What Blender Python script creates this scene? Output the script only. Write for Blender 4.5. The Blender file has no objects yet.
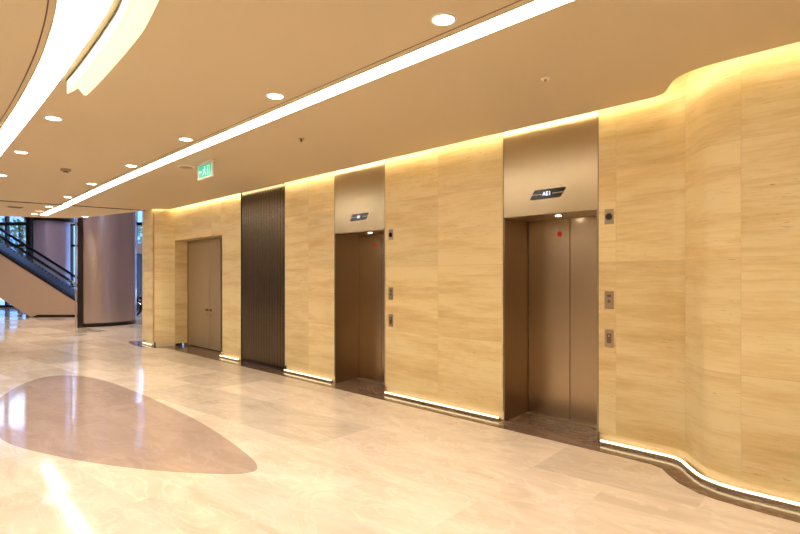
import bpy, bmesh, math, random
from mathutils import Vector, Matrix
from mathutils.geometry import tessellate_polygon
random.seed(7)
S = bpy.context.scene
COL = S.collection

# ---------------------------------------------------------------- camera frame
FPX, CH, CD = 530.0, 1.55, 4.848
YAW = math.atan(526 / FPX)
VX, VY = -math.cos(YAW), math.sin(YAW)
RX, RY = math.sin(YAW), math.cos(YAW)
ZC = 3.10            # lobby ceiling height

def P(u, Z):         # site grid set out from the survey point (across, along) -> world x, y
    return (Z * VX + u * RX, Z * VY + u * RY - CD)

# ---------------------------------------------------------------- materials
def new_mat(name):
    m = bpy.data.materials.new(name); m.use_nodes = True
    nt = m.node_tree; b = nt.nodes['Principled BSDF']
    return m, nt, b

def srgb(r, g, b):
    f = lambda c: (c / 255 / 12.92) if c / 255 <= .04045 else ((c / 255 + .055) / 1.055) ** 2.4
    return (f(r), f(g), f(b), 1)

def plain(name, col, rough=.5, metal=0., noise=.06, scale=6., spec=.5, coat=0.):
    m, nt, b = new_mat(name)
    tc = nt.nodes.new('ShaderNodeTexCoord'); n = nt.nodes.new('ShaderNodeTexNoise')
    n.inputs['Scale'].default_value = scale; n.inputs['Detail'].default_value = 4
    nt.links.new(tc.outputs['Object'], n.inputs['Vector'])
    mx = nt.nodes.new('ShaderNodeMix'); mx.data_type = 'RGBA'
    c = col
    mx.inputs['A'].default_value = (c[0] * (1 - noise), c[1] * (1 - noise), c[2] * (1 - noise), 1)
    mx.inputs['B'].default_value = (min(1, c[0] * (1 + noise)), min(1, c[1] * (1 + noise)), min(1, c[2] * (1 + noise)), 1)
    nt.links.new(n.outputs['Fac'], mx.inputs['Factor'])
    nt.links.new(mx.outputs['Result'], b.inputs['Base Color'])
    b.inputs['Roughness'].default_value = rough; b.inputs['Metallic'].default_value = metal
    b.inputs['Specular IOR Level'].default_value = spec
    if coat: b.inputs['Coat Weight'].default_value = coat
    return m

def emit(name, col, strength):
    m, nt, b = new_mat(name)
    b.inputs['Base Color'].default_value = (col[0] * .5, col[1] * .5, col[2] * .5, 1)
    b.inputs['Emission Color'].default_value = (*col, 1)
    b.inputs['Emission Strength'].default_value = strength
    return m

def brushed(name, col, rough=.3, vertical=True, scale=90.):
    m, nt, b = new_mat(name)
    tc = nt.nodes.new('ShaderNodeTexCoord'); mp = nt.nodes.new('ShaderNodeMapping')
    mp.inputs['Scale'].default_value = (scale * 2.5, scale * 2.5, .9)
    n = nt.nodes.new('ShaderNodeTexNoise'); n.inputs['Scale'].default_value = 3; n.inputs['Detail'].default_value = 3
    nt.links.new(tc.outputs['Object'], mp.inputs['Vector']); nt.links.new(mp.outputs['Vector'], n.inputs['Vector'])
    rr = nt.nodes.new('ShaderNodeMapRange'); rr.inputs['To Min'].default_value = rough; rr.inputs['To Max'].default_value = rough + .004
    nt.links.new(n.outputs['Fac'], rr.inputs['Value']); nt.links.new(rr.outputs['Result'], b.inputs['Roughness'])
    mx = nt.nodes.new('ShaderNodeMix'); mx.data_type = 'RGBA'
    mx.inputs['A'].default_value = (col[0] * .99, col[1] * .99, col[2] * .99, 1); mx.inputs['B'].default_value = (*col[:3], 1)
    nt.links.new(n.outputs['Fac'], mx.inputs['Factor']); nt.links.new(mx.outputs['Result'], b.inputs['Base Color'])
    b.inputs['Metallic'].default_value = 1.0
    return m

def travertine(name, c_lo, c_mid, c_hi, panel_w=.92, panel_h=.85, rough=.36):
    """honed travertine, horizontal bedding streaks, pits and hairline panel joints; UV in metres"""
    m, nt, b = new_mat(name); L = nt.links; N = nt.nodes.new
    uv = N('ShaderNodeUVMap'); uv.uv_map = 'metres'
    def noise(sx, sy, sc, det, dist=0., rough_=.55):
        mp = N('ShaderNodeMapping'); mp.inputs['Scale'].default_value = (sx, sy, 1)
        n = N('ShaderNodeTexNoise'); n.inputs['Scale'].default_value = sc; n.inputs['Detail'].default_value = det
        n.inputs['Distortion'].default_value = dist; n.inputs['Roughness'].default_value = rough_
        L.new(vec, mp.inputs['Vector']); L.new(mp.outputs['Vector'], n.inputs['Vector']); return n
    # every slab takes its own piece of the stone
    br = N('ShaderNodeTexBrick'); br.offset = 0.0; br.squash = 1.0
    br.inputs['Color1'].default_value = (0, 0, 0, 1); br.inputs['Color2'].default_value = (1, 1, 1, 1); br.inputs['Mortar'].default_value = (.5, .5, .5, 1)
    br.inputs['Scale'].default_value = 1; br.inputs['Mortar Size'].default_value = .0016; br.inputs['Mortar Smooth'].default_value = .2
    br.inputs['Brick Width'].default_value = panel_w; br.inputs['Row Height'].default_value = panel_h
    L.new(uv.outputs['UV'], br.inputs['Vector'])
    add = N('ShaderNodeVectorMath'); add.operation = 'MULTIPLY_ADD'
    L.new(br.outputs['Color'], add.inputs[0]); add.inputs[1].default_value = (7.3, 1.4, 0); L.new(uv.outputs['UV'], add.inputs[2])
    vec = add.outputs[0]
    n1 = noise(.45, 3.4, 1.6, 9, .25, .68); n2 = noise(2.2, 34, 1.5, 9, .3, .75); n3 = noise(.5, .8, 1.1, 3, .4)
    s = N('ShaderNodeMath'); s.operation = 'MULTIPLY_ADD'; L.new(n2.outputs['Fac'], s.inputs[0]); s.inputs[1].default_value = .5; L.new(n1.outputs['Fac'], s.inputs[2])
    s2 = N('ShaderNodeMath'); s2.operation = 'MULTIPLY_ADD'; L.new(n3.outputs['Fac'], s2.inputs[0]); s2.inputs[1].default_value = .35; L.new(s.outputs[0], s2.inputs[2])
    cr = N('ShaderNodeValToRGB'); e = cr.color_ramp.elements
    e[0].position = .62; e[0].color = c_lo; e[1].position = 1.15; e[1].color = c_hi
    e[1].position = 1.0; x = e.new(.86); x.color = c_mid
    L.new(s2.outputs[0], cr.inputs['Fac'])
    # slab tone
    tone = N('ShaderNodeMix'); tone.data_type = 'RGBA'; tone.blend_type = 'MULTIPLY'; tone.inputs['Factor'].default_value = 1
    t2 = N('ShaderNodeMapRange'); t2.inputs['To Min'].default_value = .93; t2.inputs['To Max'].default_value = 1.05
    L.new(br.outputs['Color'], t2.inputs['Value'])
    L.new(cr.outputs['Color'], tone.inputs['A']); L.new(t2.outputs['Result'], tone.inputs['B'])
    # pits: thin dark dashes following the bedding
    p = noise(3.5, 46, 2.2, 5, .5, .7); pm = noise(.5, 2.2, 1.3, 3, .3)
    a1 = N('ShaderNodeMapRange'); a1.inputs['From Min'].default_value = .60; a1.inputs['From Max'].default_value = .66; L.new(p.outputs['Fac'], a1.inputs['Value'])
    a2 = N('ShaderNodeMapRange'); a2.inputs['From Min'].default_value = .5; a2.inputs['From Max'].default_value = .62; L.new(pm.outputs['Fac'], a2.inputs['Value'])
    mu = N('ShaderNodeMath'); mu.operation = 'MULTIPLY'; L.new(a1.outputs['Result'], mu.inputs[0]); L.new(a2.outputs['Result'], mu.inputs[1])
    m7 = N('ShaderNodeMath'); m7.operation = 'MULTIPLY'; L.new(mu.outputs[0], m7.inputs[0]); m7.inputs[1].default_value = .6
    jt = N('ShaderNodeMath'); jt.operation = 'MULTIPLY'; L.new(br.outputs['Fac'], jt.inputs[0]); jt.inputs[1].default_value = .24
    mxx = N('ShaderNodeMath'); mxx.operation = 'MAXIMUM'; L.new(m7.outputs[0], mxx.inputs[0]); L.new(jt.outputs[0], mxx.inputs[1])
    fin = N('ShaderNodeMix'); fin.data_type = 'RGBA'; L.new(mxx.outputs[0], fin.inputs['Factor'])
    L.new(tone.outputs['Result'], fin.inputs['A']); fin.inputs['B'].default_value = srgb(120, 82, 40)
    L.new(fin.outputs['Result'], b.inputs['Base Color'])
    b.inputs['Roughness'].default_value = rough; b.inputs['Specular IOR Level'].default_value = .35
    return m

def marble(name, c1, c2, vein, tile=None, rough=.07, scale=.9, rot=0., var=.5, grout=None, spec=.5):
    m, nt, b = new_mat(name); L = nt.links; N = nt.nodes.new
    tc = N('ShaderNodeTexCoord'); mp = N('ShaderNodeMapping'); mp.inputs['Rotation'].default_value = (0, 0, math.radians(rot))
    L.new(tc.outputs['Object'], mp.inputs['Vector']); base = mp.outputs['Vector']
    vec = base
    if tile:
        br = N('ShaderNodeTexBrick'); br.offset = .5
        br.inputs['Color1'].default_value = (0, 0, 0, 1); br.inputs['Color2'].default_value = (1, 1, 1, 1); br.inputs['Mortar'].default_value = (.5, .5, .5, 1)
        br.inputs['Scale'].default_value = 1; br.inputs['Mortar Size'].default_value = .0022; br.inputs['Mortar Smooth'].default_value = .3
        br.inputs['Brick Width'].default_value = tile[0]; br.inputs['Row Height'].default_value = tile[1]
        L.new(base, br.inputs['Vector'])
        add = N('ShaderNodeVectorMath'); add.operation = 'MULTIPLY_ADD'
        L.new(br.outputs['Color'], add.inputs[0]); add.inputs[1].default_value = (9.1, 5.7, 3.); L.new(base, add.inputs[2]); vec = add.outputs[0]
    n1 = N('ShaderNodeTexNoise'); n1.inputs['Scale'].default_value = scale * 1.4; n1.inputs['Detail'].default_value = 8; n1.inputs['Distortion'].default_value = 1.6; n1.inputs['Roughness'].default_value = .6
    st = N('ShaderNodeMapping'); st.inputs['Scale'].default_value = (.7, 1.8, 1); st.inputs['Rotation'].default_value = (0, 0, .5)
    L.new(vec, st.inputs['Vector']); L.new(st.outputs['Vector'], n1.inputs['Vector'])
    cr = N('ShaderNodeValToRGB'); e = cr.color_ramp.elements; e[0].position = .34; e[0].color = c2; e[1].position = .62; e[1].color = c1
    L.new(n1.outputs['Fac'], cr.inputs['Fac'])
    n2 = N('ShaderNodeTexNoise'); n2.inputs['Scale'].default_value = scale * 2.1; n2.inputs['Detail'].default_value = 9; n2.inputs['Distortion'].default_value = 2.2
    L.new(st.outputs['Vector'], n2.inputs['Vector'])
    v = N('ShaderNodeMath'); v.operation = 'SUBTRACT'; L.new(n2.outputs['Fac'], v.inputs[0]); v.inputs[1].default_value = .5
    va = N('ShaderNodeMath'); va.operation = 'ABSOLUTE'; L.new(v.outputs[0], va.inputs[0])
    vr = N('ShaderNodeMapRange'); vr.inputs['From Min'].default_value = 0; vr.inputs['From Max'].default_value = .035; vr.inputs['To Min'].default_value = .5; vr.inputs['To Max'].default_value = 0
    L.new(va.outputs[0], vr.inputs['Value'])
    mx = N('ShaderNodeMix'); mx.data_type = 'RGBA'; L.new(vr.outputs['Result'], mx.inputs['Factor']); L.new(cr.outputs['Color'], mx.inputs['A']); mx.inputs['B'].default_value = vein
    out = mx.outputs['Result']
    if tile:
        t2 = N('ShaderNodeMapRange'); t2.inputs['To Min'].default_value = 1 - .10 * var; t2.inputs['To Max'].default_value = 1 + .10 * var; L.new(br.outputs['Color'], t2.inputs['Value'])
        mt = N('ShaderNodeMix'); mt.data_type = 'RGBA'; mt.blend_type = 'MULTIPLY'; mt.inputs['Factor'].default_value = 1; L.new(out, mt.inputs['A']); L.new(t2.outputs['Result'], mt.inputs['B'])
        g = N('ShaderNodeMath'); g.operation = 'MULTIPLY'; L.new(br.outputs['Fac'], g.inputs[0]); g.inputs[1].default_value = .3
        mg = N('ShaderNodeMix'); mg.data_type = 'RGBA'; L.new(g.outputs[0], mg.inputs['Factor']); L.new(mt.outputs['Result'], mg.inputs['A']); mg.inputs['B'].default_value = grout or vein
        out = mg.outputs['Result']
    L.new(out, b.inputs['Base Color']); b.inputs['Roughness'].default_value = rough; b.inputs['Specular IOR Level'].default_value = spec
    # polished stone is never dead flat
    n5 = N('ShaderNodeTexNoise'); n5.inputs['Scale'].default_value = 1.3; n5.inputs['Detail'].default_value = 1
    L.new(tc.outputs['Object'], n5.inputs['Vector'])
    bp = N('ShaderNodeBump'); bp.inputs['Strength'].default_value = .16; bp.inputs['Distance'].default_value = .012
    L.new(n5.outputs['Fac'], bp.inputs['Height'])
    if tile:
        ml = N('ShaderNodeVectorMath'); ml.operation = 'MULTIPLY_ADD'; L.new(br.outputs['Color'], ml.inputs[0]); ml.inputs[1].default_value = (.030, -.038, 0); ml.inputs[2].default_value = (-.015, .019, 0)
        av = N('ShaderNodeVectorMath'); av.operation = 'ADD'; L.new(bp.outputs['Normal'], av.inputs[0]); L.new(ml.outputs[0], av.inputs[1])
        nn = N('ShaderNodeVectorMath'); nn.operation = 'NORMALIZE'; L.new(av.outputs[0], nn.inputs[0]); L.new(nn.outputs[0], b.inputs['Normal'])
    else: L.new(bp.outputs['Normal'], b.inputs['Normal'])
    return m

def glassy(name, tint, refl=.12, rough=.02):
    m = bpy.data.materials.new(name); m.use_nodes = True; nt = m.node_tree; nt.nodes.clear(); N = nt.nodes.new
    o = N('ShaderNodeOutputMaterial'); mix = N('ShaderNodeMixShader'); t = N('ShaderNodeBsdfTransparent'); g = N('ShaderNodeBsdfGlossy')
    t.inputs['Color'].default_value = (*tint, 1); g.inputs['Roughness'].default_value = rough
    lw = N('ShaderNodeFresnel'); lw.inputs['IOR'].default_value = 1.45
    nt.links.new(lw.outputs['Fac'], mix.inputs['Fac']); nt.links.new(t.outputs[0], mix.inputs[1]); nt.links.new(g.outputs[0], mix.inputs[2]); nt.links.new(mix.outputs[0], o.inputs['Surface'])
    return m

M = {}
M['trav'] = travertine('travertine', srgb(206, 174, 114), srgb(228, 200, 142), srgb(238, 216, 164))
M['trav2'] = travertine('travertine_curved', srgb(206, 174, 114), srgb(228, 200, 142), srgb(238, 216, 164), panel_w=.62)
M['floor'] = marble('cream_marble', srgb(236, 219, 198), srgb(218, 198, 172), srgb(244, 232, 214), tile=(1.2, .8), rot=-5.3, rough=.09, var=.8)
M['inlay'] = marble('brown_marble_inlay', srgb(190, 166, 150), srgb(178, 153, 137), srgb(198, 176, 160), rough=.07, tile=(1.2, .8), rot=-5.3, var=.3)
M['border'] = marble('dark_marble_border', srgb(122, 96, 78), srgb(92, 70, 56), srgb(160, 136, 116), rough=.13, scale=1.6)
M['ceil'] = plain('ceiling_paint', srgb(213, 195, 163), .75, noise=.015, scale=.6, spec=.2)
M['steel'] = brushed('bronze_steel', srgb(200, 182, 148), .27)
M['steel_door'] = brushed('bronze_steel_door', srgb(190, 170, 142), .26)
M['steel_shaded'] = brushed('bronze_steel_shaded', srgb(176, 156, 128), .3)  # same steel, base colour darkened for the dim reflections inside the reveal
M['steel_edge'] = plain('dark_gap', srgb(40, 28, 18), .6)
M['flute'] = plain('fluted_bronze', srgb(108, 96, 80), .2, metal=.9, scale=3, noise=.12)
M['door'] = plain('door_paint', srgb(158, 136, 104), .45)
M['dark'] = plain('dark_metal', srgb(45, 38, 34), .35, metal=.6)
M['black'] = plain('black_gloss', srgb(10, 9, 9), .12)
M['knob'] = plain('satin_nickel', srgb(130, 108, 86), .3, metal=1)
M['satin'] = plain('satin_plate', srgb(176, 160, 136), .35, metal=.8)
M['white'] = plain('white_trim', srgb(240, 232, 220), .5)
M['red'] = plain('red_sticker', srgb(205, 40, 20), .4)
M['colstone'] = plain('column_cladding', srgb(186, 168, 160), .22, metal=.65, noise=.06, scale=1.2)
M['viol'] = plain('violet_column', srgb(196, 184, 208), .3, metal=.3, noise=.05)
M['clad'] = plain('escalator_cladding', srgb(196, 168, 140), .5, noise=.04)
M['plaster'] = plain('plaster', srgb(214, 196, 176), .8)
M['atrium'] = plain('atrium_plaster', srgb(196, 190, 214), .8)
M['stepm'] = plain('step_steel_reflection', srgb(128, 142, 160), .3, metal=.7)  # bluish base colour stands in for blue reflected by the steel
M['glass'] = glassy('clear_glass', (.86, .93, .97))
M['pane'] = glassy('window_glass', (.80, .90, .98))
M['shutter'] = plain('shutter_rail', srgb(92, 52, 30), .45, metal=.4)
M['bark'] = plain('bark', srgb(86, 70, 58), .9)
M['leaf'] = plain('foliage', srgb(120, 160, 130), .6, noise=.4, scale=2)
M['pave'] = plain('pavement', srgb(150, 150, 156), .7)
M['green'] = emit('sign_green', (.05, .46, .28), .8)
M['signwhite'] = emit('sign_white', (.45, .95, .75), .9)
M['digit'] = emit('digit_white', (.72, .74, 1.), 1.4)
M['line'] = emit('line_light', (1., .95, .86), 13.)
M['ring'] = emit('ring_light', (1., .95, .88), 18.)
M['down'] = emit('downlight', (1., .93, .82), 14.)
M['amber'] = emit('amber_lamp', (1., .55, .25), 1.6)
M['cove'] = emit('cove_led', (1., .86, .56), 24.)
M['toe'] = emit('toe_led', (1., .80, .44), 3.2)
M['pend'] = emit('cream_diffuser', (1., .93, .62), .9)

# ---------------------------------------------------------------- mesh helpers
def link(name, bm, mat=None, parent=None, smooth=False, bevel=0.):
    me = bpy.data.meshes.new(name)
    bmesh.ops.recalc_face_normals(bm, faces=bm.faces[:])
    bm.to_mesh(me); bm.free()
    if mat: me.materials.append(mat)
    if smooth:
        for p in me.polygons: p.use_smooth = True
    o = bpy.data.objects.new(name, me); COL.objects.link(o)
    if parent: o.parent = parent
    if bevel:
        b = o.modifiers.new('bevel', 'BEVEL'); b.width = bevel; b.segments = 2; b.limit_method = 'ANGLE'
    return o

def bx(bm, x0, x1, y0, y1, z0, z1):
    vs = [bm.verts.new((x, y, z)) for z in (z0, z1) for x, y in ((x0, y0), (x1, y0), (x1, y1), (x0, y1))]
    for f in ((0, 1, 2, 3), (4, 5, 6, 7), (0, 1, 5, 4), (1, 2, 6, 5), (2, 3, 7, 6), (3, 0, 4, 7)):
        bm.faces.new([vs[i] for i in f])

def box(name, mat, parent, *b, bevel=0.):
    bm = bmesh.new(); bx(bm, *b); return link(name, bm, mat, parent, bevel=bevel)

def prism(bm, poly, z0, z1, xf=None):
    """polygon in plan (x,y), extruded z0..z1; xf maps (a,b,c)->world"""
    xf = xf or (lambda a, b, c: (a, b, c))
    lo = [bm.verts.new(xf(a, b, z0)) for a, b in poly]; hi = [bm.verts.new(xf(a, b, z1)) for a, b in poly]
    n = len(poly)
    for i in range(n):
        j = (i + 1) % n
        bm.faces.new((lo[i], lo[j], hi[j], hi[i]))
    tris = tessellate_polygon([[Vector((a, b, 0)) for a, b in poly]])
    for t in tris:
        for L_ in (lo, hi):
            try: bm.faces.new([L_[i] for i in t])
            except ValueError: pass

def cyl(bm, c, r, h, n=24, axis='z', r2=None):
    r2 = r if r2 is None else r2
    A, B = [], []
    for i in range(n):
        a = 2 * math.pi * i / n; ca, sa = math.cos(a), math.sin(a)
        if axis == 'z': A.append(bm.verts.new((c[0] + r * ca, c[1] + r * sa, c[2]))); B.append(bm.verts.new((c[0] + r2 * ca, c[1] + r2 * sa, c[2] + h)))
        else: A.append(bm.verts.new((c[0] + r * ca, c[1], c[2] + r * sa))); B.append(bm.verts.new((c[0] + r2 * ca, c[1] + h, c[2] + r2 * sa)))
    for i in range(n):
        j = (i + 1) % n; bm.faces.new((A[i], A[j], B[j], B[i]))
    bm.faces.new(A); bm.faces.new(B)

def tube(bm, pts, r, n=10):
    rings = []
    pts = [Vector(p) for p in pts]
    for i, p in enumerate(pts):
        d = (pts[min(i + 1, len(pts) - 1)] - pts[max(i - 1, 0)]).normalized()
        up = Vector((0, 0, 1)) if abs(d.z) < .9 else Vector((VX, VY, 0))
        s = d.cross(up).normalized(); t = s.cross(d).normalized()
        rings.append([bm.verts.new(p + (s * math.cos(2 * math.pi * k / n) + t * math.sin(2 * math.pi * k / n)) * r) for k in range(n)])
    for a, b in zip(rings, rings[1:]):
        for k in range(n): bm.faces.new((a[k], a[(k + 1) % n], b[(k + 1) % n], b[k]))
    bm.faces.new(rings[0]); bm.faces.new(rings[-1])

def smooth_path(pts, k=6):
    out = []
    P_ = [Vector(p) for p in pts]
    for i in range(len(P_) - 1):
        p0 = P_[max(i - 1, 0)]; p1 = P_[i]; p2 = P_[i + 1]; p3 = P_[min(i + 2, len(P_) - 1)]
        for s in range(k):
            t = s / k
            out.append(.5 * ((2 * p1) + (p2 - p0) * t + (2 * p0 - 5 * p1 + 4 * p2 - p3) * t * t + (3 * p1 - p0 - 3 * p2 + p3) * t ** 3))
    out.append(P_[-1]); return [tuple(v) for v in out]

def offset(path, d):
    out = []
    for i, p in enumerate(path):
        a = Vector(path[max(i - 1, 0)][:2]); b = Vector(path[min(i + 1, len(path) - 1)][:2]); t = (b - a).normalized()
        out.append((p[0] - t.y * d, p[1] + t.x * d))
    return out

def ribbon_bm(bm, path, d0, d1, z0, z1):
    """bar following a plan path between side offsets d0,d1 and heights z0,z1"""
    A = offset(path, d0); B = offset(path, d1)
    for i in range(len(path) - 1):
        pass
    R = [[bm.verts.new((*A[i], z0)), bm.verts.new((*B[i], z0)), bm.verts.new((*B[i], z1)), bm.verts.new((*A[i], z1))] for i in range(len(path))]
    for a, b in zip(R, R[1:]):
        for k in range(4): bm.faces.new((a[k], a[(k + 1) % 4], b[(k + 1) % 4], b[k]))
    bm.faces.new(R[0]); bm.faces.new(R[-1])

def wall_bm(bm, path, z0, z1, th=.28, u0=0.):
    """stone facing along a plan path (room on the -offset side), UVs in metres"""
    uvl = bm.loops.layers.uv.get('metres') or bm.loops.layers.uv.new('metres')
    bk = offset(path, th); u = [u0]
    for a, b in zip(path, path[1:]): u.append(u[-1] + math.dist(a[:2], b[:2]))
    def quad(c, uvs):
        f = bm.faces.new([bm.verts.new(x) for x in c])
        for l, t in zip(f.loops, uvs): l[uvl].uv = t
        return f
    for i in range(len(path) - 1):
        a, b = path[i], path[i + 1]; c, d = bk[i], bk[i + 1]; s, t = u[i], u[i + 1]
        quad([(*a, z0), (*b, z0), (*b, z1), (*a, z1)], [(s, z0), (t, z0), (t, z1), (s, z1)])
        quad([(*c, z0), (*d, z0), (*d, z1), (*c, z1)], [(s, z0), (t, z0), (t, z1), (s, z1)])
        quad([(*a, z0), (*b, z0), (*d, z0), (*c, z0)], [(s, 0), (t, 0), (t, th), (s, th)])
        quad([(*a, z1), (*b, z1), (*d, z1), (*c, z1)], [(s, 0), (t, 0), (t, th), (s, th)])
    for i, s in ((0, u[0]), (-1, u[-1])):
        quad([(*path[i], z0), (*bk[i], z0), (*bk[i], z1), (*path[i], z1)], [(s, z0), (s + th, z0), (s + th, z1), (s, z1)])

def tag(o, label=None, cat=None, group=None, kind=None):
    if label: o['label'] = label
    if cat: o['category'] = cat
    if group: o['group'] = group
    if kind: o['kind'] = kind
    return o
def st(o): o['kind'] = 'structure'; return o
def empty(name, loc=(0, 0, 0), label=None, cat=None, group=None):
    o = bpy.data.objects.new(name, None); o.empty_display_size = .1; COL.objects.link(o); o.location = loc
    return tag(o, label, cat, group)
def copy_tree(o, parent=None):
    c = o.copy(); COL.objects.link(c); c.parent = parent
    for ch in list(o.children): copy_tree(ch, c)
    return c

# ================================================================ THE SETTING
WT = 3.36      # stone runs up past the ceiling edge into the cove
# wall step on the right: pixels of the plan taken off the floor line
curve = smooth_path([(-1.62, 0), (-1.54, -.012), (-1.45, -.065), (-1.345, -.2), (-1.235, -.325), (-1.11, -.39), (-.98, -.412), (-.84, -.412)], 5)
E_path = [(-2.232, 0)] + curve + [(5.0, -.412)]
bulge = smooth_path([(-12.40, -.36), (-12.36, -.34), (-12.27, -.26), (-12.19, -.12), (-12.14, 0)], 4)

bm = bmesh.new()
wall_bm(bm, E_path, .10, WT, u0=.45); st(link('wall_curved', bm, M['trav2'])); bm = bmesh.new()
wall_bm(bm, [(-5.172, 0), (-3.292, 0)], .10, WT, u0=.92 * 9 - .94)
wall_bm(bm, [(-7.60, 0), (-6.262, 0)], .10, WT, u0=.92 * 5 + .25)
wall_bm(bm, [(-9.89, 0), (-9.09, 0)], .10, WT, u0=.92 * 15 + .06)
wall_bm(bm, [(-12.14, 0), (-9.89, 0)], 2.40, WT, th=.34, u0=.92 * 21)
wall_bm(bm, bulge, .10, WT, u0=.92 * 31)
wall_bm(bm, [(-12.14, 0), (-12.14, .40)], .06, 2.40, th=.05, u0=.92 * 35)
wall_bm(bm, [(-9.89, .30), (-9.89, 0)], .06, 2.40, th=.05, u0=.92 * 38)
wall_back = st(link('wall_back', bm, M['trav']))
# pilaster closing the lift lobby, beyond the shutter slot
bm = bmesh.new()
wall_bm(bm, [(-13.20, .5), (-13.20, -.34), (-12.46, -.37)], .10, WT, u0=.92 * 41)
pil = st(link('wall_end', bm, M['trav']))
# unseen wall added behind lift bank and recesses to block stray sky light
bm = bmesh.new(); bx(bm, -13.1, 5.3, .60, .80, 0, 3.5); st(link('wall_light_stop', bm, M['plaster']))
# recessed plinth
bm = bmesh.new()
ribbon_bm(bm, E_path, .03, .25, 0, .14)
for a, b in ((-5.172, -3.292), (-7.60, -6.262), (-9.89, -9.09)): ribbon_bm(bm, [(a, 0), (b, 0)], .03, .25, 0, .14)
ribbon_bm(bm, bulge, .03, .25, 0, .14)
ribbon_bm(bm, [(-13.12, .5), (-13.15, -.29), (-12.46, -.32)], 0, .2, 0, .14)
pl = st(link('baseboard_back', bm, M['white']))
M_pl = plain('plinth_stone', srgb(236, 214, 172), .35); pl.data.materials.clear(); pl.data.materials.append(M_pl)

# floor
bm = bmesh.new(); bx(bm, -48, 5.2, -12.2, 12, -.2, 0); st(link('floor', bm, M['floor']))
bm = bmesh.new(); bx(bm, -110, -20, -60, 80, -.35, -.21); st(link('ground', bm, M['pave']))
# dark marble border following the wall and running into each recess
fr = [(5.0, -.69), (-.75, -.69), (-.96, -.678), (-1.08, -.668), (-1.2, -.635), (-1.36, -.53), (-1.48, -.40), (-1.56, -.30), (-1.66, -.262), (-1.8, -.258), (-2.1, -.258)]
fr += [(-11.9, -.26), (-12.15, -.42), (-12.5, -.60), (-13.2, -.58), (-13.6, -.52), (-13.86, -.40), (-13.7, -.2), (-13.3, -.1), (-13.3, .5), (5.0, .5)]
bm = bmesh.new(); prism(bm, fr, .0, .003); st(link('trim_1', bm, M['border']))
# egg shaped inlay
egg = [(-8.5, -3.693), (-9.1, -3.45), (-9.6, -3.15), (-9.82, -2.9), (-9.7, -2.66), (-9.26, -2.46), (-8.54, -2.349), (-7.32, -2.315), (-6.38, -2.33), (-5.63, -2.355), (-4.84, -2.434), (-4.21, -2.53), (-3.94, -2.602), (-3.84, -2.70), (-3.95, -2.878), (-4.31, -3.165), (-4.78, -3.449), (-5.39, -3.723), (-6.11, -3.95), (-7.0, -3.98), (-7.8, -3.88)]
ec = smooth_path(egg + [egg[0]], 6)[:-1]
bm = bmesh.new(); prism(bm, [p[:2] for p in ec], .0, .002); st(link('trim_2', bm, M['inlay']))

# ceiling: edge follows the wall with a cove gap
ce = smooth_path([(-1.74, -.095), (-1.66, -.11), (-1.59, -.15), (-1.52, -.265), (-1.44, -.39), (-1.34, -.475), (-1.21, -.524), (-1.05, -.535), (-.9, -.535)], 5)
edge = [(-12.48, -.46), (-12.36, -.44), (-12.26, -.30), (-12.16, -.11), (-12.0, -.095)] + [p[:2] for p in ce] + [(5.2, -.535)]
far = [(-13.1, -.50), (-13.9, -.68), (-14.7, -.88), (-15.32, -1.035), (-15.75, -1.21), (-16.1, -1.8), (-16.5, -2.605), (-18.0, -5.2), (-21.5, -12.2)]
bm = bmesh.new(); prism(bm, edge + [(5.2, -12.2)] + far[::-1] + [(-12.7, -.47)], ZC, ZC + .10); st(link('ceiling', bm, M['ceil']))
# slab over the cove and fascia to the atrium
bm = bmesh.new(); prism(bm, [(5.2, .8), (5.2, -12.2)] + far[::-1] + [(-13.2, .8)], 3.5, 3.62); st(link('ceiling_slab', bm, M['ceil']))
bm = bmesh.new(); ribbon_bm(bm, [(-13.2, .5)] + far, .0, .12, ZC + .101, 9.0); st(link('trim_3', bm, M['atrium']))
# other sides of the lobby and of the atrium
bm = bmesh.new(); bx(bm, 5.0, 5.2, -12.2, .8, 0, 3.5); st(link('wall_right', bm, M['plaster']))
bm = bmesh.new(); bx(bm, -48, 5.2, -12.4, -12.2, 0, 9.2); st(link('wall_front', bm, M['plaster']))
bm = bmesh.new(); bx(bm, -48, -12.9, -12.4, 12.2, 9.0, 9.2); st(link('ceiling_atrium', bm, M['atrium']))
bm = bmesh.new(); bx(bm, -27.5, -12.9, 9.0, 9.2, 0, 9.0); bx(bm, -13.1, -12.9, .82, 9.0, 0, 9.0); st(link('wall_left', bm, M['atrium']))

# fire shutter track across the ceiling and its guide slot
bm = bmesh.new(); ribbon_bm(bm, [(-12.72, -.44), (-12.93, -1.7), (-13.16, -3.06), (-13.7, -6.3), (-14.7, -12.2)], -.02, .02, ZC - .012, ZC + .02)
st(link('trim_4', bm, M['shutter']))
bm = bmesh.new(); bx(bm, -12.465, -12.395, -.345, -.05, 0, ZC + .2); st(link('trim_5', bm, M['shutter']))

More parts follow.
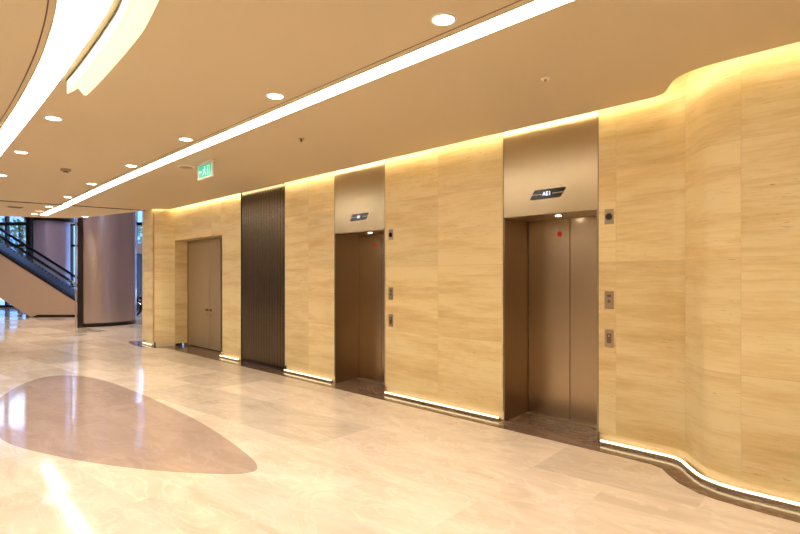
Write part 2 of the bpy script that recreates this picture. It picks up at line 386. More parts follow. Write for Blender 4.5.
# ---------------------------------------------------------------- light lines
def led(path, d0, d1, z0, z1, mat, label, group):
    bm = bmesh.new(); ribbon_bm(bm, path, d0, d1, z0, z1); o = link('led_strip', bm, mat)
    if z0 < 1:
        bm = bmesh.new(); ribbon_bm(bm, path, d0 - .001, d1 + .03, .003, z0); h = link('mounting_profile', bm, M['satin'], o)
    return tag(o, label, 'led strip', group)
G = 'led strips glowing under the stone panels'
led([(-2.19, 0)] + E_path[1:], -.046, -.030, .026, .042, M['toe'], 'warm LED strip curving under the stone wall right of the wide-open nearest lift', G)
led([(-5.13, 0), (-3.33, 0)], -.046, -.030, .026, .042, M['toe'], 'warm LED strip at the foot of the stone panel between the two lifts', G)
led([(-7.56, 0), (-6.30, 0)], -.046, -.030, .026, .042, M['toe'], 'warm LED strip at the foot of the stone panel left of the far lift', G)
led([(-9.85, 0), (-9.12, 0)], -.046, -.030, .026, .042, M['toe'], 'short warm LED strip at the foot of the stone between service door and fluted panel', G)
led([(-13.12, -.30), (-12.50, -.325)], -.07, -.054, .026, .042, M['toe'], 'short warm LED strip at the foot of the end pilaster by the shutter slot', G)
cove = [p[:2] for p in edge if p[0] < 5.1][::1] + [(4.9, -.535)]
o = led(cove, .001, .011, ZC + .028, ZC + .044, M['cove'], 'warm LED cove strip along the ceiling edge above the stone wall', None)

line_path = smooth_path([(4.2, -2.12), (1.0, -2.14), (-2.03, -2.16), (-4.7, -2.145), (-8.98, -2.085), (-13.0, -1.955)], 6)
t = empty('line_light', (-4, -2.15, ZC), 'long straight white light line set in the ceiling before the lifts', 'ceiling light')
t.location = (0, 0, 0)
bm = bmesh.new(); ribbon_bm(bm, line_path, -.072, .072, ZC - .004, ZC - .0003); link('diffuser', bm, M['line'], t)
for s, nm in ((-1, 'edge_trim'), (1, 'edge_trim')):
    bm = bmesh.new(); ribbon_bm(bm, line_path, s * .073, s * .079, ZC - .006, ZC - .0003); link(nm, bm, M['ceil'], t)
bm = bmesh.new(); ribbon_bm(bm, line_path, .125, .131, ZC - .002, ZC - .0003); link('groove', bm, M['shutter'], t)
far_line = [(-13.12, -1.945), (-14.3, -1.93), (-15.43, -1.90)]
bm = bmesh.new(); ribbon_bm(bm, far_line, -.085, .06, ZC - .004, ZC - .0003)
tag(link('line_light', bm, M['line']), 'short white light line in the ceiling beyond the dark shutter track', 'ceiling light')

tail = [(-1.2, -7.4), (-2.4, -8.2), (-4, -8.7), (-6, -9), (-8, -9)]
rl = smooth_path([(-11.5, -3.80), (-9.0, -3.86), (-6.89, -3.911), (-5.77, -3.941), (-4.82, -3.985), (-4.14, -4.035), (-3.44, -4.12), (-2.8, -4.26), (-2.05, -4.56), (-1.45, -5.02), (-1.05, -5.7), (-1.0, -6.5)] + [(x - .1, y + .1) for x, y in tail], 7)
rr_ = smooth_path([(-11.5, -3.62), (-9.2, -3.69), (-7.0, -3.752), (-5.9, -3.782), (-4.9, -3.815), (-4.2, -3.846), (-3.22, -3.905), (-2.45, -4.05), (-1.75, -4.34), (-1.15, -4.82), (-.78, -5.55), (-.74, -6.5)] + [(x + .1, y - .1) for x, y in tail], 7)
t = empty('curved_light', (0, 0, 0), 'broad curved white light band sweeping across the ceiling at upper left', 'ceiling light')
bm = bmesh.new()
R_ = [[bm.verts.new((*a, ZC - .004)), bm.verts.new((*b, ZC - .004)), bm.verts.new((*b, ZC - .0005)), bm.verts.new((*a, ZC - .0005))] for a, b in zip(rl, rr_)]
for a, b in zip(R_, R_[1:]):
    for k in range(4): bm.faces.new((a[k], a[(k + 1) % 4], b[(k + 1) % 4], b[k]))
bm.faces.new(R_[0]); bm.faces.new(R_[-1]); link('diffuser', bm, M['ring'], t)
bm = bmesh.new(); ribbon_bm(bm, rl, -.048, -.040, ZC - .002, ZC); link('groove', bm, M['shutter'], t)
bm = bmesh.new(); ribbon_bm(bm, rl, -.008, -.001, ZC - .006, ZC); link('edge_trim', bm, M['ceil'], t)
bm = bmesh.new(); ribbon_bm(bm, rr_, .001, .008, ZC - .006, ZC); link('edge_trim', bm, M['ceil'], t)

# hanging curved trough with a gull shaped underside
pa = smooth_path([(-4.77, -3.778), (-4.35, -3.79), (-3.91, -3.812), (-3.55, -3.834), (-3.19, -3.868), (-2.6, -3.98), (-2.0, -4.19), (-1.4, -4.6), (-1.08, -5.05)], 6)
def trough(bm, path, prof, skew=0.):
    R = []
    for i, p in enumerate(path):
        ring_ = []
        for (d, z, sk) in prof:
            a = Vector(path[max(i - 1, 0)]); b = Vector(path[min(i + 1, len(path) - 1)]); tt = (b - a).normalized()
            n = Vector((-tt.y, tt.x)); w = sk if i == 0 else 0
            q = Vector(p) + n * d + tt * w
            ring_.append(bm.verts.new((q.x, q.y, z)))
        R.append(ring_)
    n = len(prof)
    for a, b in zip(R, R[1:]):
        for k in range(n): bm.faces.new((a[k], a[(k + 1) % n], b[(k + 1) % n], b[k]))
    bm.faces.new(R[0]); bm.faces.new(R[-1])
t = empty('curved_pendant', (0, 0, 0), 'glowing cream curved trough hanging beside the broad curved light band', 'pendant light')
prof = [(0, ZC - .016, 0), (0, ZC - .11, 0), (.02, ZC - .105, .04), (.045, ZC - .065, .14), (.065, ZC - .06, .16), (.085, ZC - .085, .10), (.105, ZC - .108, .05), (.122, ZC - .108, .06), (.13, ZC - .10, .10), (.13, ZC - .016, .12)]
bm = bmesh.new(); trough(bm, [p[:2] for p in pa], prof); link('diffuser', bm, M['pend'], t, smooth=True)
bm = bmesh.new(); ribbon_bm(bm, [p[:2] for p in pa], -.006, .012, ZC - .016, ZC); link('shadow_gap', bm, M['black'], t)
bm = bmesh.new(); ribbon_bm(bm, [p[:2] for p in pa[2:]], .118, .142, ZC - .05, ZC); link('side_rail', bm, M['ceil'], t)

# ---------------------------------------------------------------- downlights
def downlight(x, y, label, r=.062, first=[None]):
    if first[0] is None:
        t = empty('downlight', (0, 0, ZC))
        bm = bmesh.new(); cyl(bm, (0, 0, -.006), .062, .006, 32); link('lens', bm, M['down'], t)
        bm = bmesh.new()
        n = 32
        A = [[bm.verts.new((rr * math.cos(2 * math.pi * k / n), rr * math.sin(2 * math.pi * k / n), z)) for k in range(n)] for rr, z in ((.063, -.004), (.066, -.008), (.078, -.004), (.08, 0))]
        for a, b in zip(A, A[1:]):
            for k in range(n): bm.faces.new((a[k], a[(k + 1) % n], b[(k + 1) % n], b[k]))
        link('bezel', bm, M['white'], t, smooth=True); first[0] = t
    else: t = copy_tree(first[0])
    t.location = (x, y, ZC)
    tag(t, label, 'downlight', 'round downlights in the ceiling')
    ld = bpy.data.lights.new('downlight_beam', 'SPOT'); ld.energy = 42; ld.color = (1, .91, .77); ld.spot_size = 2.1; ld.spot_blend = .8; ld.shadow_soft_size = .05
    lo = bpy.data.objects.new('downlight_beam', ld); COL.objects.link(lo); lo.location = (x, y, ZC - .02)
ords = ['nearest and largest round downlight, above the light line near the top edge',
        'second nearest round downlight beside the long light line, above the far lift',
        'third round downlight beside the long light line, above left of the exit sign',
        'fourth round downlight beside the long light line, left of the exit sign',
        'fifth round downlight beside the light line, right of the smoke detector',
        'last round downlight of the light line row before the dark shutter track']
for (x, y), l in zip(((-2.07, -2.427), (-3.95, -2.424), (-5.88, -2.379), (-7.8, -2.328), (-9.75, -2.31), (-11.67, -2.213)), ords): downlight(x, y, l)
downlight(-13.52, -2.155, 'round downlight just beyond the dark shutter track, beside the short light line')
downlight(-15.3, -2.10, 'round downlight near the far edge of the ceiling, left of the short light line end')
downlight(-15.1, -1.06, 'round downlight at the far ceiling edge right above the dark edged curved column')
downlight(-6.01, -3.614, 'round downlight nearest to the tip of the glowing curved trough')
downlight(-7.91, -3.564, 'round downlight second along the curved light band at the left')
downlight(-9.89, -3.491, 'round downlight cut by the left edge of the picture')
for x in (-.1, 1.9, 3.9): downlight(x, -2.43, 'round downlight behind the viewer beside the long light line')
for x, y in ((-3, -6.8), (1.5, -6.0), (-7, -6.5), (1.5, -9.5), (-11, -7.2)): downlight(x, y, 'round downlight behind the viewer in the rear of the lobby')

def fill_lamp(X, Y):  # unseen fill lamps, added to brighten the atrium
    ld = bpy.data.lights.new('atrium_fill', 'SPOT'); ld.energy = 900; ld.color = (1, .86, .70); ld.spot_size = 2.0; ld.spot_blend = .6; ld.shadow_soft_size = .12
    lo = bpy.data.objects.new('atrium_fill_beam', ld); COL.objects.link(lo); lo.location = (X, Y, 8.93)
    bm = bmesh.new(); cyl(bm, (0, 0, -.05), .16, .05, 20); o = link('atrium_fill', bm, M['down']); o.location = (X, Y, 9.0)
    tag(o, 'added round fill lamp under the high atrium ceiling, out of view above the lobby ceiling edge', 'ceiling light', 'added fill lamps brightening the atrium')
for q in ((-17.6, -1.6), (-17.6, 1.8), (-19, -4.5), (-22, -3.4), (-23, 1.5)): fill_lamp(*q)

def disc(name, x, y, r, h, mat, label, cat, inner=None):
    t = empty(name, (x, y, ZC), label, cat)
    bm = bmesh.new(); cyl(bm, (0, 0, -h), r * .86, h, 24, r2=r); link('housing', bm, mat, t)
    if inner: bm = bmesh.new(); cyl(bm, (0, 0, -h - inner[1]), inner[0], inner[1], 16); link(inner[2], bm, inner[3], t)
    return t
disc('smoke_detector', -8.70, -2.91, .07, .035, M['satin'], 'small round smoke detector on the ceiling at left between the two light lines', 'smoke detector', (.035, .015, 'sensor', M['knob']))
disc('ceiling_speaker', -7.36, -1.756, .12, .008, M['white'], 'flat pale round ceiling speaker left of the green exit sign', 'speaker', (.09, .003, 'grille', M['satin']))
disc('sprinkler', -4.95, -1.48, .035, .008, M['satin'], 'small sprinkler head in the ceiling before the far lift', 'sprinkler', (.01, .03, 'nozzle', M['knob']))
disc('sprinkler', -2.13, -1.14 , .035, .006, M['white'], 'small sprinkler head in the ceiling above left of the nearest lift', 'sprinkler', (.01, .015, 'nozzle', M['satin']))
disc('amber_downlight', -14.56, -2.14, .10, .006, M['white'], 'dim orange round lamp beside the short light line beyond the shutter track', 'downlight', (.075, .003, 'lens', M['amber']))
t = empty('ceiling_vent', (-14.13, -2.663, ZC), 'small dark square vent in the ceiling beyond the shutter track', 'vent')
bm = bmesh.new(); bx(bm, -.14, .14, -.14, .14, -.008, 0); link('frame', bm, M['satin'], t)
bm = bmesh.new()
for k in range(5): bx(bm, -.11, .11, -.11 + k * .047, -.08 + k * .047, -.016, -.008)
link('grille', bm, M['dark'], t)

# exit sign
t = empty('exit_sign', (-6.87, -1.70, ZC), 'lit green exit sign hanging from the ceiling left of the far lift', 'exit sign')
t.scale = (1.3, 1, 1)
bm = bmesh.new(); bx(bm, -.19, .19, -.03, .03, -.025, 0); link('ceiling_bracket', bm, M['white'], t)
pn = box('panel', M['green'], t, -.15, .15, -.008, .008, -.20, -.035)
bm = bmesh.new(); bx(bm, -.165, .165, -.016, .016, -.215, -.20); bx(bm, .15, .16, -.012, .012, -.20, -.03); bx(bm, -.16, -.15, -.012, .012, -.20, -.03)
link('frame', bm, M['white'], t)
# running figure going through a doorway + arrow
def flat(bm, polys, y0=-.0105, y1=-.008):
    for poly in polys: prism(bm, poly, y0, y1, xf=lambda a, b, c: (a, c, b))
cx0, cz0 = -.01, -.115
man = [[(cx0 - .008, cz0 + .030), (cx0 + .018, cz0 + .026), (cx0 + .010, cz0 - .012), (cx0 - .012, cz0 - .008)],
       [(cx0 + .004, cz0 - .008), (cx0 + .014, cz0 - .012), (cx0 + .034, cz0 - .034), (cx0 + .030, cz0 - .060), (cx0 + .020, cz0 - .060), (cx0 + .021, cz0 - .036)],
       [(cx0 - .012, cz0 - .006), (cx0 + .002, cz0 - .010), (cx0 - .014, cz0 - .044), (cx0 - .044, cz0 - .054), (cx0 - .046, cz0 - .044), (cx0 - .022, cz0 - .036)],
       [(cx0 + .014, cz0 + .026), (cx0 + .020, cz0 + .018), (cx0 + .044, cz0 + .004), (cx0 + .048, cz0 + .012)],
       [(cx0 - .006, cz0 + .028), (cx0 - .010, cz0 + .018), (cx0 - .038, cz0 + .006), (cx0 - .040, cz0 + .014)],
       [(cx0 + .010 + .012 * math.cos(a * math.pi / 5), cz0 + .046 + .012 * math.sin(a * math.pi / 5)) for a in range(10)]]
bm = bmesh.new(); flat(bm, man); link('running_figure', bm, M['signwhite'], pn)
bm = bmesh.new(); flat(bm, [[(.055, -.055), (.062, -.055), (.062, -.185), (.055, -.185)], [(.062, -.055), (.105, -.055), (.105, -.062), (.062, -.062)], [(.098, -.062), (.105, -.062), (.105, -.185), (.098, -.185)]])
link('doorway_symbol', bm, M['signwhite'], pn)
bm = bmesh.new(); flat(bm, [[(-.135, -.12), (-.11, -.095), (-.11, -.112), (-.075, -.112), (-.075, -.128), (-.11, -.128), (-.11, -.145)]])
link('arrow', bm, M['signwhite'], pn)

# ================================================================ LIFTS
def text_mesh(s, size):
    cu = bpy.data.curves.new('txt', 'FONT'); cu.body = s; cu.size = size; cu.extrude = .0008; cu.align_x = 'CENTER'; cu.align_y = 'CENTER'; cu.offset = size * .015
    to = bpy.data.objects.new('txt', cu); COL.objects.link(to)
    me = bpy.data.meshes.new_from_object(to.evaluated_get(bpy.context.evaluated_depsgraph_get()))
    COL.objects.unlink(to); bpy.data.objects.remove(to); return me

def lift(xl, xr, dep, label, digits, dcx, dcz):
    w = xr - xl; xm = w / 2
    t = empty('elevator', (xl, 0, 0), label, 'elevator', None)
    HD = 2.20
    box('header_panel', M['steel'], t, .004, w - .004, 0, .03, HD, WT, bevel=.001)
    bm = bmesh.new(); bx(bm, .004, w - .004, .031, dep, HD, HD + .03); link('soffit', bm, M['steel_shaded'], t)
    bm = bmesh.new(); bx(bm, .001, .014, .001, dep, .004, WT); link('jamb', bm, M['steel_shaded'], t, bevel=.001)
    bm = bmesh.new(); bx(bm, w - .014, w, .001, dep, .004, WT); link('jamb', bm, M['steel_shaded'], t, bevel=.001)
    bm = bmesh.new(); bx(bm, -.004, .0, -.001, .03, .10, WT); bx(bm, w, w + .004, -.001, .03, .10, WT); link('shadow_gap', bm, M['steel_edge'], t)
    for a, b in ((.020, xm - .003), (xm + .003, w - .020)):
        d = box('door_panel', M['steel_door'], t, a, b, dep - .03, dep, .014, HD - .002, bevel=.002)
        if a < .1:
            bm = bmesh.new(); cyl(bm, (xm - .12, dep - .032, 2.03), .03, .002, 24, axis='y')
            s = link('sticker', bm, M['red'], d); tag(s, 'round red sticker')
    bm = bmesh.new(); bx(bm, .014, w - .014, dep, dep + .02, .004, HD); link('door_back', bm, M['steel_edge'], t)
    bm = bmesh.new(); bx(bm, .014, w - .014, dep - .08, dep, .003, .013)
    for k in range(3): bx(bm, .014, w - .014, dep - .07 + k * .02, dep - .062 + k * .02, .013, .015)
    link('sill', bm, M['satin'], t)
    for lx in (xm,):
        bm = bmesh.new(); cyl(bm, (lx, .22, HD - .004), .028, .004, 20); tag(link('soffit_light', bm, M['down'], t), 'small bright round lamp')
        ld = bpy.data.lights.new('lift_spot', 'SPOT'); ld.energy = 9; ld.color = (1, .91, .77); ld.spot_size = 2.2; ld.spot_blend = .7; ld.shadow_soft_size = .03
        lo = bpy.data.objects.new('lift_spot', ld); COL.objects.link(lo); lo.location = (xl + lx, .22, HD - .012)
    # position indicator: two slanted black bars with lit characters between
    f = empty('floor_indicator', (0, 0, 0)); f.parent = t; del_keys = None
    bm = bmesh.new()
    hw, hh, sl = .17, .042, .03
    cx, cz = dcx - xl, dcz
    for bar in ([(-.168, .004), (.178, .004), (.205, .047), (-.138, .047)], [(-.198, -.047), (.135, -.047), (.150, -.036), (.172, -.004), (-.172, -.004)]):
        prism(bm, [(cx + p, cz + q) for p, q in bar], -.008, 0, xf=lambda a, b, c: (a, c, b))
    link('display_bar', bm, M['black'], f)
    bm = bmesh.new(); bx(bm, cx - .058, cx + .052, -.009, -.001, cz - .022, cz + .022); link('screen', bm, M['black'], f)
    me = text_mesh(digits, .058); me.materials.clear(); me.materials.append(M['digit'])
    o = bpy.data.objects.new('characters', me); COL.objects.link(o); o.parent = f; o.rotation_euler = (math.pi / 2, 0, 0); o.location = (cx, -.0105, cz)
    return t
lift(-6.262, -5.172, .47, 'far lift with closed bronze steel doors, next to the dark fluted panel', 'A1', -5.70, 2.41)
lift(-3.292, -2.232, .50, 'nearest lift with closed bronze steel doors, left of the curving stone wall', 'AE1', -2.765, 2.405)

# call buttons and lobby panels on the stone
def plate_thing(name, x, z, w, h, label, cat, kind):
    t = empty(name, (x, 0, z), label, cat)
    box('face_plate', M['satin'], t, -w / 2, w / 2, -.006, 0, -h / 2, h / 2, bevel=.002)
    if kind == 'call':
        for s in (1,):
            bm = bmesh.new(); cyl(bm, (0, -.009, -.012), .014, .003, 20, axis='y'); link('button', bm, M['knob'], t)
        bm = bmesh.new(); bx(bm, -.018, .018, -.0075, -.006, .028, .05); link('indicator_window', bm, M['knob'], t)
    elif kind == 'slot':
        bm = bmesh.new(); bx(bm, -.022, .022, -.009, -.006, -.045, .045); link('card_reader', bm, M['knob'], t)
        bm = bmesh.new(); cyl(bm, (0, -.011, .022), .006, .002, 12, axis='y'); link('status_light', bm, M['white'], t)
    else:
        bm = bmesh.new(); cyl(bm, (0, -.014, 0), .028, .008, 24, axis='y'); link('lens', bm, M['black'], t)
        bm = bmesh.new(); cyl(bm, (0, -.0095, 0), .034, .0035, 24, axis='y'); link('ring', bm, M['knob'], t)
    return t
for x, who in ((-2.125, 'nearest lift'), (-5.054, 'far lift')):
    plate_thing('call_button_plate', x, 1.345, .085, .165, 'upper steel call button plate on the stone right of the ' + who, 'call button', 'call')
    plate_thing('call_button_plate', x, .99, .085, .165, 'lower steel plate on the stone right of the %s, beneath another plate' % who, 'call button', 'slot')
    plate_thing('lens_plate', x, 2.12, .085, .14, 'steel plate with a black round lens, high right of the ' + who, 'sensor plate', 'lens')

# ================================================================ FLUTED PANEL
t = empty('fluted_panel', (-9.09, 0, 0), 'tall dark bronze fluted wall panel between the service door and far lift', 'wall panel')
w = 1.49; n = 17; pitch = w / n
bm = bmesh.new(); pts = []
for i in range(n):
    for k in range(7):
        a = math.pi * k / 7
        pts.append((i * pitch + pitch * (.5 - .42 * math.cos(a)), .05 - .044 * math.sin(a)))
    pts.append((i * pitch + pitch * .96, .058))
pts = [(0.002, .06)] + pts + [(w - .002, .06)]
lo = [bm.verts.new((a, b, .05)) for a, b in pts]; hi = [bm.verts.new((a, b, WT)) for a, b in pts]
for i in range(len(pts) - 1): bm.faces.new((lo[i], lo[i + 1], hi[i + 1], hi[i]))
bx(bm, .002, w - .002, .06, .08, .05, WT)
link('flutes', bm, M['flute'], t)
bm = bmesh.new(); bx(bm, -.001, .002, .0, .08, .0, WT); bx(bm, w - .002, w + .001, .0, .08, .0, WT); link('side_trim', bm, M['dark'], t)
bm = bmesh.new(); bx(bm, .002, w - .002, .03, .08, .003, .05); link('base_rail', bm, M['dark'], t)

# ================================================================ SERVICE DOOR
t = empty('door_1', (-12.14, .30, 0)); st(t)
W = 2.25
bm = bmesh.new(); bx(bm, .0, .04, -.02, .06, 0.003, 2.40); bx(bm, W - .04, W, -.02, .06, 0.003, 2.40); bx(bm, .04, W - .04, -.02, .06, 2.36, 2.40); link('frame', bm, M['door'], t)
for a, b, hx in ((.043, W / 2 - .02 - .003, W / 2 - .11), (W / 2 - .02 + .003, W - .043, W / 2 + .07)):
    lf = box('door_leaf', M['door'], t, a, b, -.005, .04, .02, 2.357, bevel=.003)
    bm = bmesh.new(); cyl(bm, (hx, -.013, .86), .035, .008, 20, axis='y'); bx(bm, hx - .075, hx + .008, -.05, -.035, .85, .87); cyl(bm, (hx, -.04, .86), .012, .03, 12, axis='y')
    link('door_handle', bm, M['knob'], lf)
    bm = bmesh.new(); cyl(bm, (hx, -.011, .76), .018, .006, 16, axis='y'); link('lock', bm, M['knob'], lf)
bm = bmesh.new(); bx(bm, 0, W, .06, .09, 0.003, 2.4); link('backing', bm, M['steel_edge'], t)

# ================================================================ ATRIUM BEYOND
# curved column with a dark metal fin down its cut left edge
ccx, ccy, CR = -19.92, .42, 1.27
t = empty('curved_column', (ccx, ccy, 0), 'wide curved metal clad column with a dark fin, left of the stone pilaster', 'column')
k81 = (80.5 - 400) / FPX
dx, dy = VX + k81 * RX, VY + k81 * RY
arc = []
for i in range(96):
    a = 2 * math.pi * i / 96; x, y = ccx + CR * math.cos(a), ccy + CR * math.sin(a)
    arc.append((x, y))
# keep what lies right of the sight line through the fin
def side(p): return dx * (p[1] + CD) - dy * p[0]     # >0 left of the line
pts = [p for p in arc if side(p) < 0]
i0 = max(range(len(pts)), key=lambda i: math.dist(pts[i], pts[i - 1])); pts = pts[i0:] + pts[:i0]
loc = [(x - ccx, y - ccy) for x, y in pts]
bm = bmesh.new(); prism(bm, loc, .12, 9.0); link('cladding', bm, M['colstone'], t)
bm = bmesh.new(); prism(bm, [(x * .99, y * .99) for x, y in loc], 0, .12); link('base', bm, M['dark'], t)
near = max((loc[0], loc[-1]), key=lambda q: (q[0]))
nx, ny = near
nrm = Vector((dx, dy)).normalized(); lf = Vector((-nrm.y, nrm.x))   # left of the line
a = Vector((nx, ny)) + nrm * -.05
fin = [a + lf * -.02, a + lf * .13, a + lf * .13 + nrm * .5, a + lf * -.02 + nrm * .5]
bm = bmesh.new(); prism(bm, [tuple(v) for v in fin], 0, 9.0); tag(link('edge_fin', bm, M['dark'], t), 'dark metal fin down the left edge')
a2 = a + lf * .14
fin = [a2, a2 + lf * .05, a2 + lf * .05 + nrm * .4, a2 + nrm * .4]
bm = bmesh.new(); prism(bm, [tuple(v) for v in fin], 0, 9.0); link('edge_strip', bm, M['colstone'], t)

# far round column
u, Z = (50 - 400) / FPX * 24.5, 24.5
X, Y = P(u, Z)
t = empty('round_column', (X, Y, 0), 'pale violet round column standing behind the escalator', 'column')
bm = bmesh.new(); cyl(bm, (0, 0, .1), .80, 8.9, 48); link('shaft', bm, M['viol'], t, smooth=False)
bm = bmesh.new(); cyl(bm, (0, 0, 0), .84, .1, 48); link('base', bm, M['dark'], t)
bm = bmesh.new(); cyl(bm, (0, 0, 4.12), .98, .22, 48); link('collar', bm, M['dark'], t)
# dark square post by the glazing
u, Z = (29.7 - 400) / FPX * 23.2, 23.2
X, Y = P(u, Z)
t = empty('steel_post', (X, Y, 0), 'dark square steel post behind the escalator, left of the violet column', 'post')
t.rotation_euler = (0, 0, -YAW)
bm = bmesh.new(); bx(bm, -.1, .1, -.1, .1, .03, 9.0); link('shaft', bm, M['dark'], t)
bm = bmesh.new(); bx(bm, -.16, .16, -.16, .16, 0, .03); link('base_plate', bm, M['dark'], t)

# window wall
ux = lambda u, Z, z: (*P(u, Z), z)
ZW = 28.0
def wbox(bm, u0, u1, Z0, Z1, z0, z1):
    prism(bm, [P(u0, Z0), P(u1, Z0), P(u1, Z1), P(u0, Z1)], z0, z1)
bays = [-36.8, -35.1, -33.4, -31.7, -30, -28.3, -26.6, -24.9, -23.2, -21.5, -19.8, -18.1, -16.4, -14.7, -13.0, -11.3, -9.6]
off = (6.2 - 400) / FPX * ZW - (-21.5)
for i, (a, b) in enumerate(zip(bays, bays[1:])):
    a += off; b += off
    if b > -8.6: b = -8.6
    t = empty('window_%d' % (i + 1), ux((a + b) / 2, ZW, 0)); st(t)
    bm = bmesh.new()
    for (z0, z1) in ((0, .12), (1.05, 1.13), (3.2, 3.32), (4.32, 4.5), (6.6, 6.7), (8.88, 9.0)): wbox(bm, a + .03, b - .03, ZW, ZW + .12, z0, z1)
    wbox(bm, a - .04, a + .06, ZW - .05, ZW + .17, 0, 9.0)
    f = link('window_frame', bm, M['dark'], None); f.parent = t; f.matrix_parent_inverse = Matrix.Translation(-Vector(t.location))
    bm = bmesh.new(); wbox(bm, a + .06, b - .04, ZW + .05, ZW + .065, .12, 8.88)
    f = link('pane', bm, M['pane'], None); f.parent = t; f.matrix_parent_inverse = Matrix.Translation(-Vector(t.location))

# escalator: side seen nearly square-on
def zpx(y, Z): return CH + (278 - y) / FPX * Z
def upx(x, Z): return (x - 400) / FPX * Z
ZE = 20.9; WD = .95
slope = (299.4 - 253) / 73.4
def line_y(y0, x): return y0 + slope * x
u_of = lambda x: upx(x, ZE)
org = Vector((*P(upx(60, ZE), ZE), 0))
t = empty('escalator', org, 'escalator with glass sides and beige cladding rising left in the atrium', 'escalator')
def epart(name, bm, mat, parent, **k):
    o = link(name, bm, mat, None, **k); o.parent = parent; o.matrix_parent_inverse = Matrix.Translation(-org); return o
top_x = -110.
def uz(x, y): return (u_of(x), zpx(y, ZE))
foot = (99, 316.5)
def face_bm(bm, poly, Z0, Z1):
    prism(bm, poly, Z0, Z1, xf=lambda a, b, c: (*P(a, c), max(b, .004)))
clad = [uz(top_x, line_y(253, top_x)), uz(98, line_y(253, 98)), uz(122, line_y(253, 98)), (u_of(122), 0), uz(31, 318.6) if False else (u_of(31), 0.0), uz(top_x, line_y(300, top_x) - 1)]
bm = bmesh.new(); face_bm(bm, clad, ZE, ZE + WD); epart('cladding', bm, M['clad'], t)
bm = bmesh.new()
dk = [uz(top_x, line_y(251.3, top_x)), uz(98, line_y(251.3, 98)), uz(124, line_y(251.3, 98)), uz(124, line_y(253.5, 98)), uz(98, line_y(253.5, 98)), uz(top_x, line_y(253.5, top_x))]
face_bm(bm, dk, ZE - .03, ZE + .12); face_bm(bm, dk, ZE + WD - .12, ZE + WD + .03); epart('deck_rail', bm, M['dark'], t)
bm = bmesh.new(); face_bm(bm, [(u_of(31), .0), (u_of(122), 0), (u_of(122), .1), (u_of(38), .1)], ZE - .02, ZE - .001); epart('skirting', bm, M['dark'], t)
for dz, nm in ((.10, 'balustrade'), (WD - .10, 'balustrade')):
    bm = bmesh.new()
    gl = [uz(top_x, line_y(251.3, top_x)), uz(98, line_y(251.3, 98)), uz(134, line_y(251.3, 98)), uz(138, 290), uz(134, line_y(238, 98)), uz(98, line_y(238, 98)), uz(top_x, line_y(238, top_x))]
    face_bm(bm, gl, ZE + dz - .006, ZE + dz + .006); b = epart('balustrade', bm, M['glass'], t)
    bm = bmesh.new()
    hp = [uz(top_x, line_y(237.3, top_x)), uz(92, line_y(237.3, 92)), uz(100, line_y(237.3, 97)), uz(134, line_y(237.3, 98))]
    cx_, cy_ = uz(134, (line_y(237.3, 98) + line_y(251.3, 98)) / 2 + 1)
    R_ = (zpx(line_y(237.3, 98), ZE) - cy_)
    hp += [(cx_ + R_ * .75 * math.sin(q), cy_ + R_ * math.cos(q)) for q in [math.pi * j / 8 for j in range(1, 9)]]
    tube(bm, [(*P(a, ZE + dz), z) for a, z in hp], .05); h = link('handrail', bm, M['black'], None); h.parent = b
    h.matrix_parent_inverse = Matrix.Translation(-org) if False else Matrix.Identity(4)
    h.matrix_parent_inverse = (Matrix.Translation(org) @ Matrix.Translation(-org)).inverted()
bm = bmesh.new()
for j in range(56):
    x = 96 - j * 3.6; uu, zz = uz(x, line_y(252.0, x))
    face_bm(bm, [(uu - .15, zz - .2), (uu + .15, zz - .2), (uu + .15, zz), (uu - .15, zz)], ZE + .15, ZE + WD - .15)
s = epart('steps', bm, M['stepm'], t)
# upper landing slab
ue = u_of(top_x)
bm = bmesh.new(); prism(bm, [P(ue - 4, ZE - 1), P(ue - .0, ZE - 1), P(ue - .0, ZE + 2), P(ue - 4, ZE + 2)], zpx(line_y(300, top_x), ZE), zpx(line_y(252, top_x), ZE))
st(link('floor_upper', bm, M['clad']))
# entrance portal seen in the gap beside the pilaster
X, Y = P(upx(139, 25.5), 25.5)
t = empty('entrance_portal', (X, Y, 0), 'dark entrance portal with a beige beam, glimpsed between column and pilaster', 'portal'); t.rotation_euler = (0, 0, math.pi / 2 - YAW - math.pi / 2)
bm = bmesh.new(); bx(bm, -1., 1.6, 0, .2, 0, zpx(254, 25.5)); link('door_panel', bm, M['dark'], t)
bm = bmesh.new(); bx(bm, -1., 1.6, -.05, .3, zpx(254, 25.5), zpx(244, 25.5)); link('beam', bm, M['clad'], t)

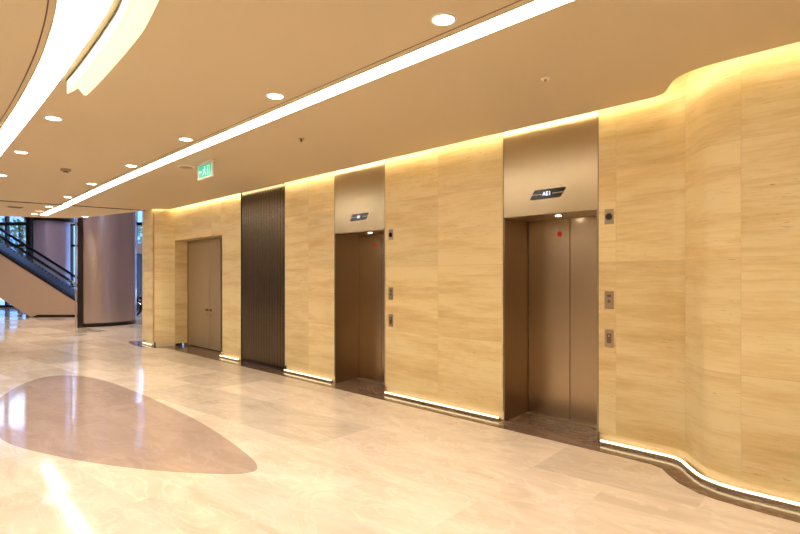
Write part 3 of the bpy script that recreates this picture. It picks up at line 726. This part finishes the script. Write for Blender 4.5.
# trees outside
def tree(u, Z, h, r, label, seed):
    rnd = random.Random(seed); X, Y = P(u, Z)
    t = empty('tree', (X, Y, -.21), label, 'tree', 'trees outside the glazing')
    bm = bmesh.new(); tube(bm, [(0, 0, 0), (.05, .02, h * .3), (0, .08, h * .6), (.1, 0, h * .9)], .14, 8)
    for k in range(6):
        a = rnd.uniform(0, 6.28); z0 = h * rnd.uniform(.35, .6)
        tube(bm, [(0, .04, z0), (math.cos(a) * r * .4, math.sin(a) * r * .4, z0 + h * .15), (math.cos(a) * r * .75, math.sin(a) * r * .75, z0 + h * .25)], .05, 6)
    link('trunk', bm, M['bark'], t)
    bm = bmesh.new()
    for k in range(700):
        a = rnd.uniform(0, 6.28); c = rnd.uniform(-1, 1); q = r * rnd.uniform(.3, 1) ** .5; s_ = math.sqrt(1 - c * c)
        cpt = Vector((q * s_ * math.cos(a), q * s_ * math.sin(a), h * .62 + q * c * 1.05))
        d1 = Vector((rnd.gauss(0, 1), rnd.gauss(0, 1), rnd.gauss(0, 1))).normalized(); d2 = d1.orthogonal().normalized(); L_ = rnd.uniform(.12, .26)
        bm.faces.new([bm.verts.new(cpt + d1 * L_), bm.verts.new(cpt + d2 * L_ * .45), bm.verts.new(cpt - d1 * L_), bm.verts.new(cpt - d2 * L_ * .45)])
    link('foliage', bm, M['leaf'], t)
tree(upx(20, 36), 36, 6.2, 2.0, 'leafy tree outside the glazing left of the dark post', 1)
tree(upx(-45, 38), 38, 6.5, 2.3, 'leafy tree outside the glazing beyond the left picture edge', 2)
tree(upx(150, 40), 40, 6.5, 2.2, 'leafy tree outside the glazing behind the stone pilaster', 3)

# ================================================================ WORLD, CAMERA
wd = bpy.data.worlds.new('daylight'); S.world = wd; wd.use_nodes = True
nt = wd.node_tree; bg = nt.nodes['Background']
tc = nt.nodes.new('ShaderNodeTexCoord'); sp = nt.nodes.new('ShaderNodeSeparateXYZ'); cr = nt.nodes.new('ShaderNodeValToRGB')
nt.links.new(tc.outputs['Generated'], sp.inputs[0]); nt.links.new(sp.outputs['Z'], cr.inputs['Fac'])
e = cr.color_ramp.elements
e[0].color = (.07, .125, .26, 1); e[0].position = 0; e[1].color = (.95, 1., 1.35, 1); e[1].position = .34; x = e.new(.12); x.color = (.09, .15, .28, 1)
nt.links.new(cr.outputs['Color'], bg.inputs['Color']); bg.inputs['Strength'].default_value = 8.

cam = bpy.data.cameras.new('camera'); co = bpy.data.objects.new('camera', cam); COL.objects.link(co); S.camera = co
cam.sensor_width = 36; cam.lens = FPX / 800 * 36; cam.shift_y = 11 / 800; cam.clip_end = 300
co.location = (0, -CD, CH)
co.rotation_euler = (math.pi / 2, 0, math.atan2(VY, VX) - math.pi / 2)

S.view_settings.view_transform = 'Standard'; S.view_settings.look = 'None'; S.view_settings.gamma = 1
S.view_settings.use_curve_mapping = False; S.view_settings.exposure = 0.12
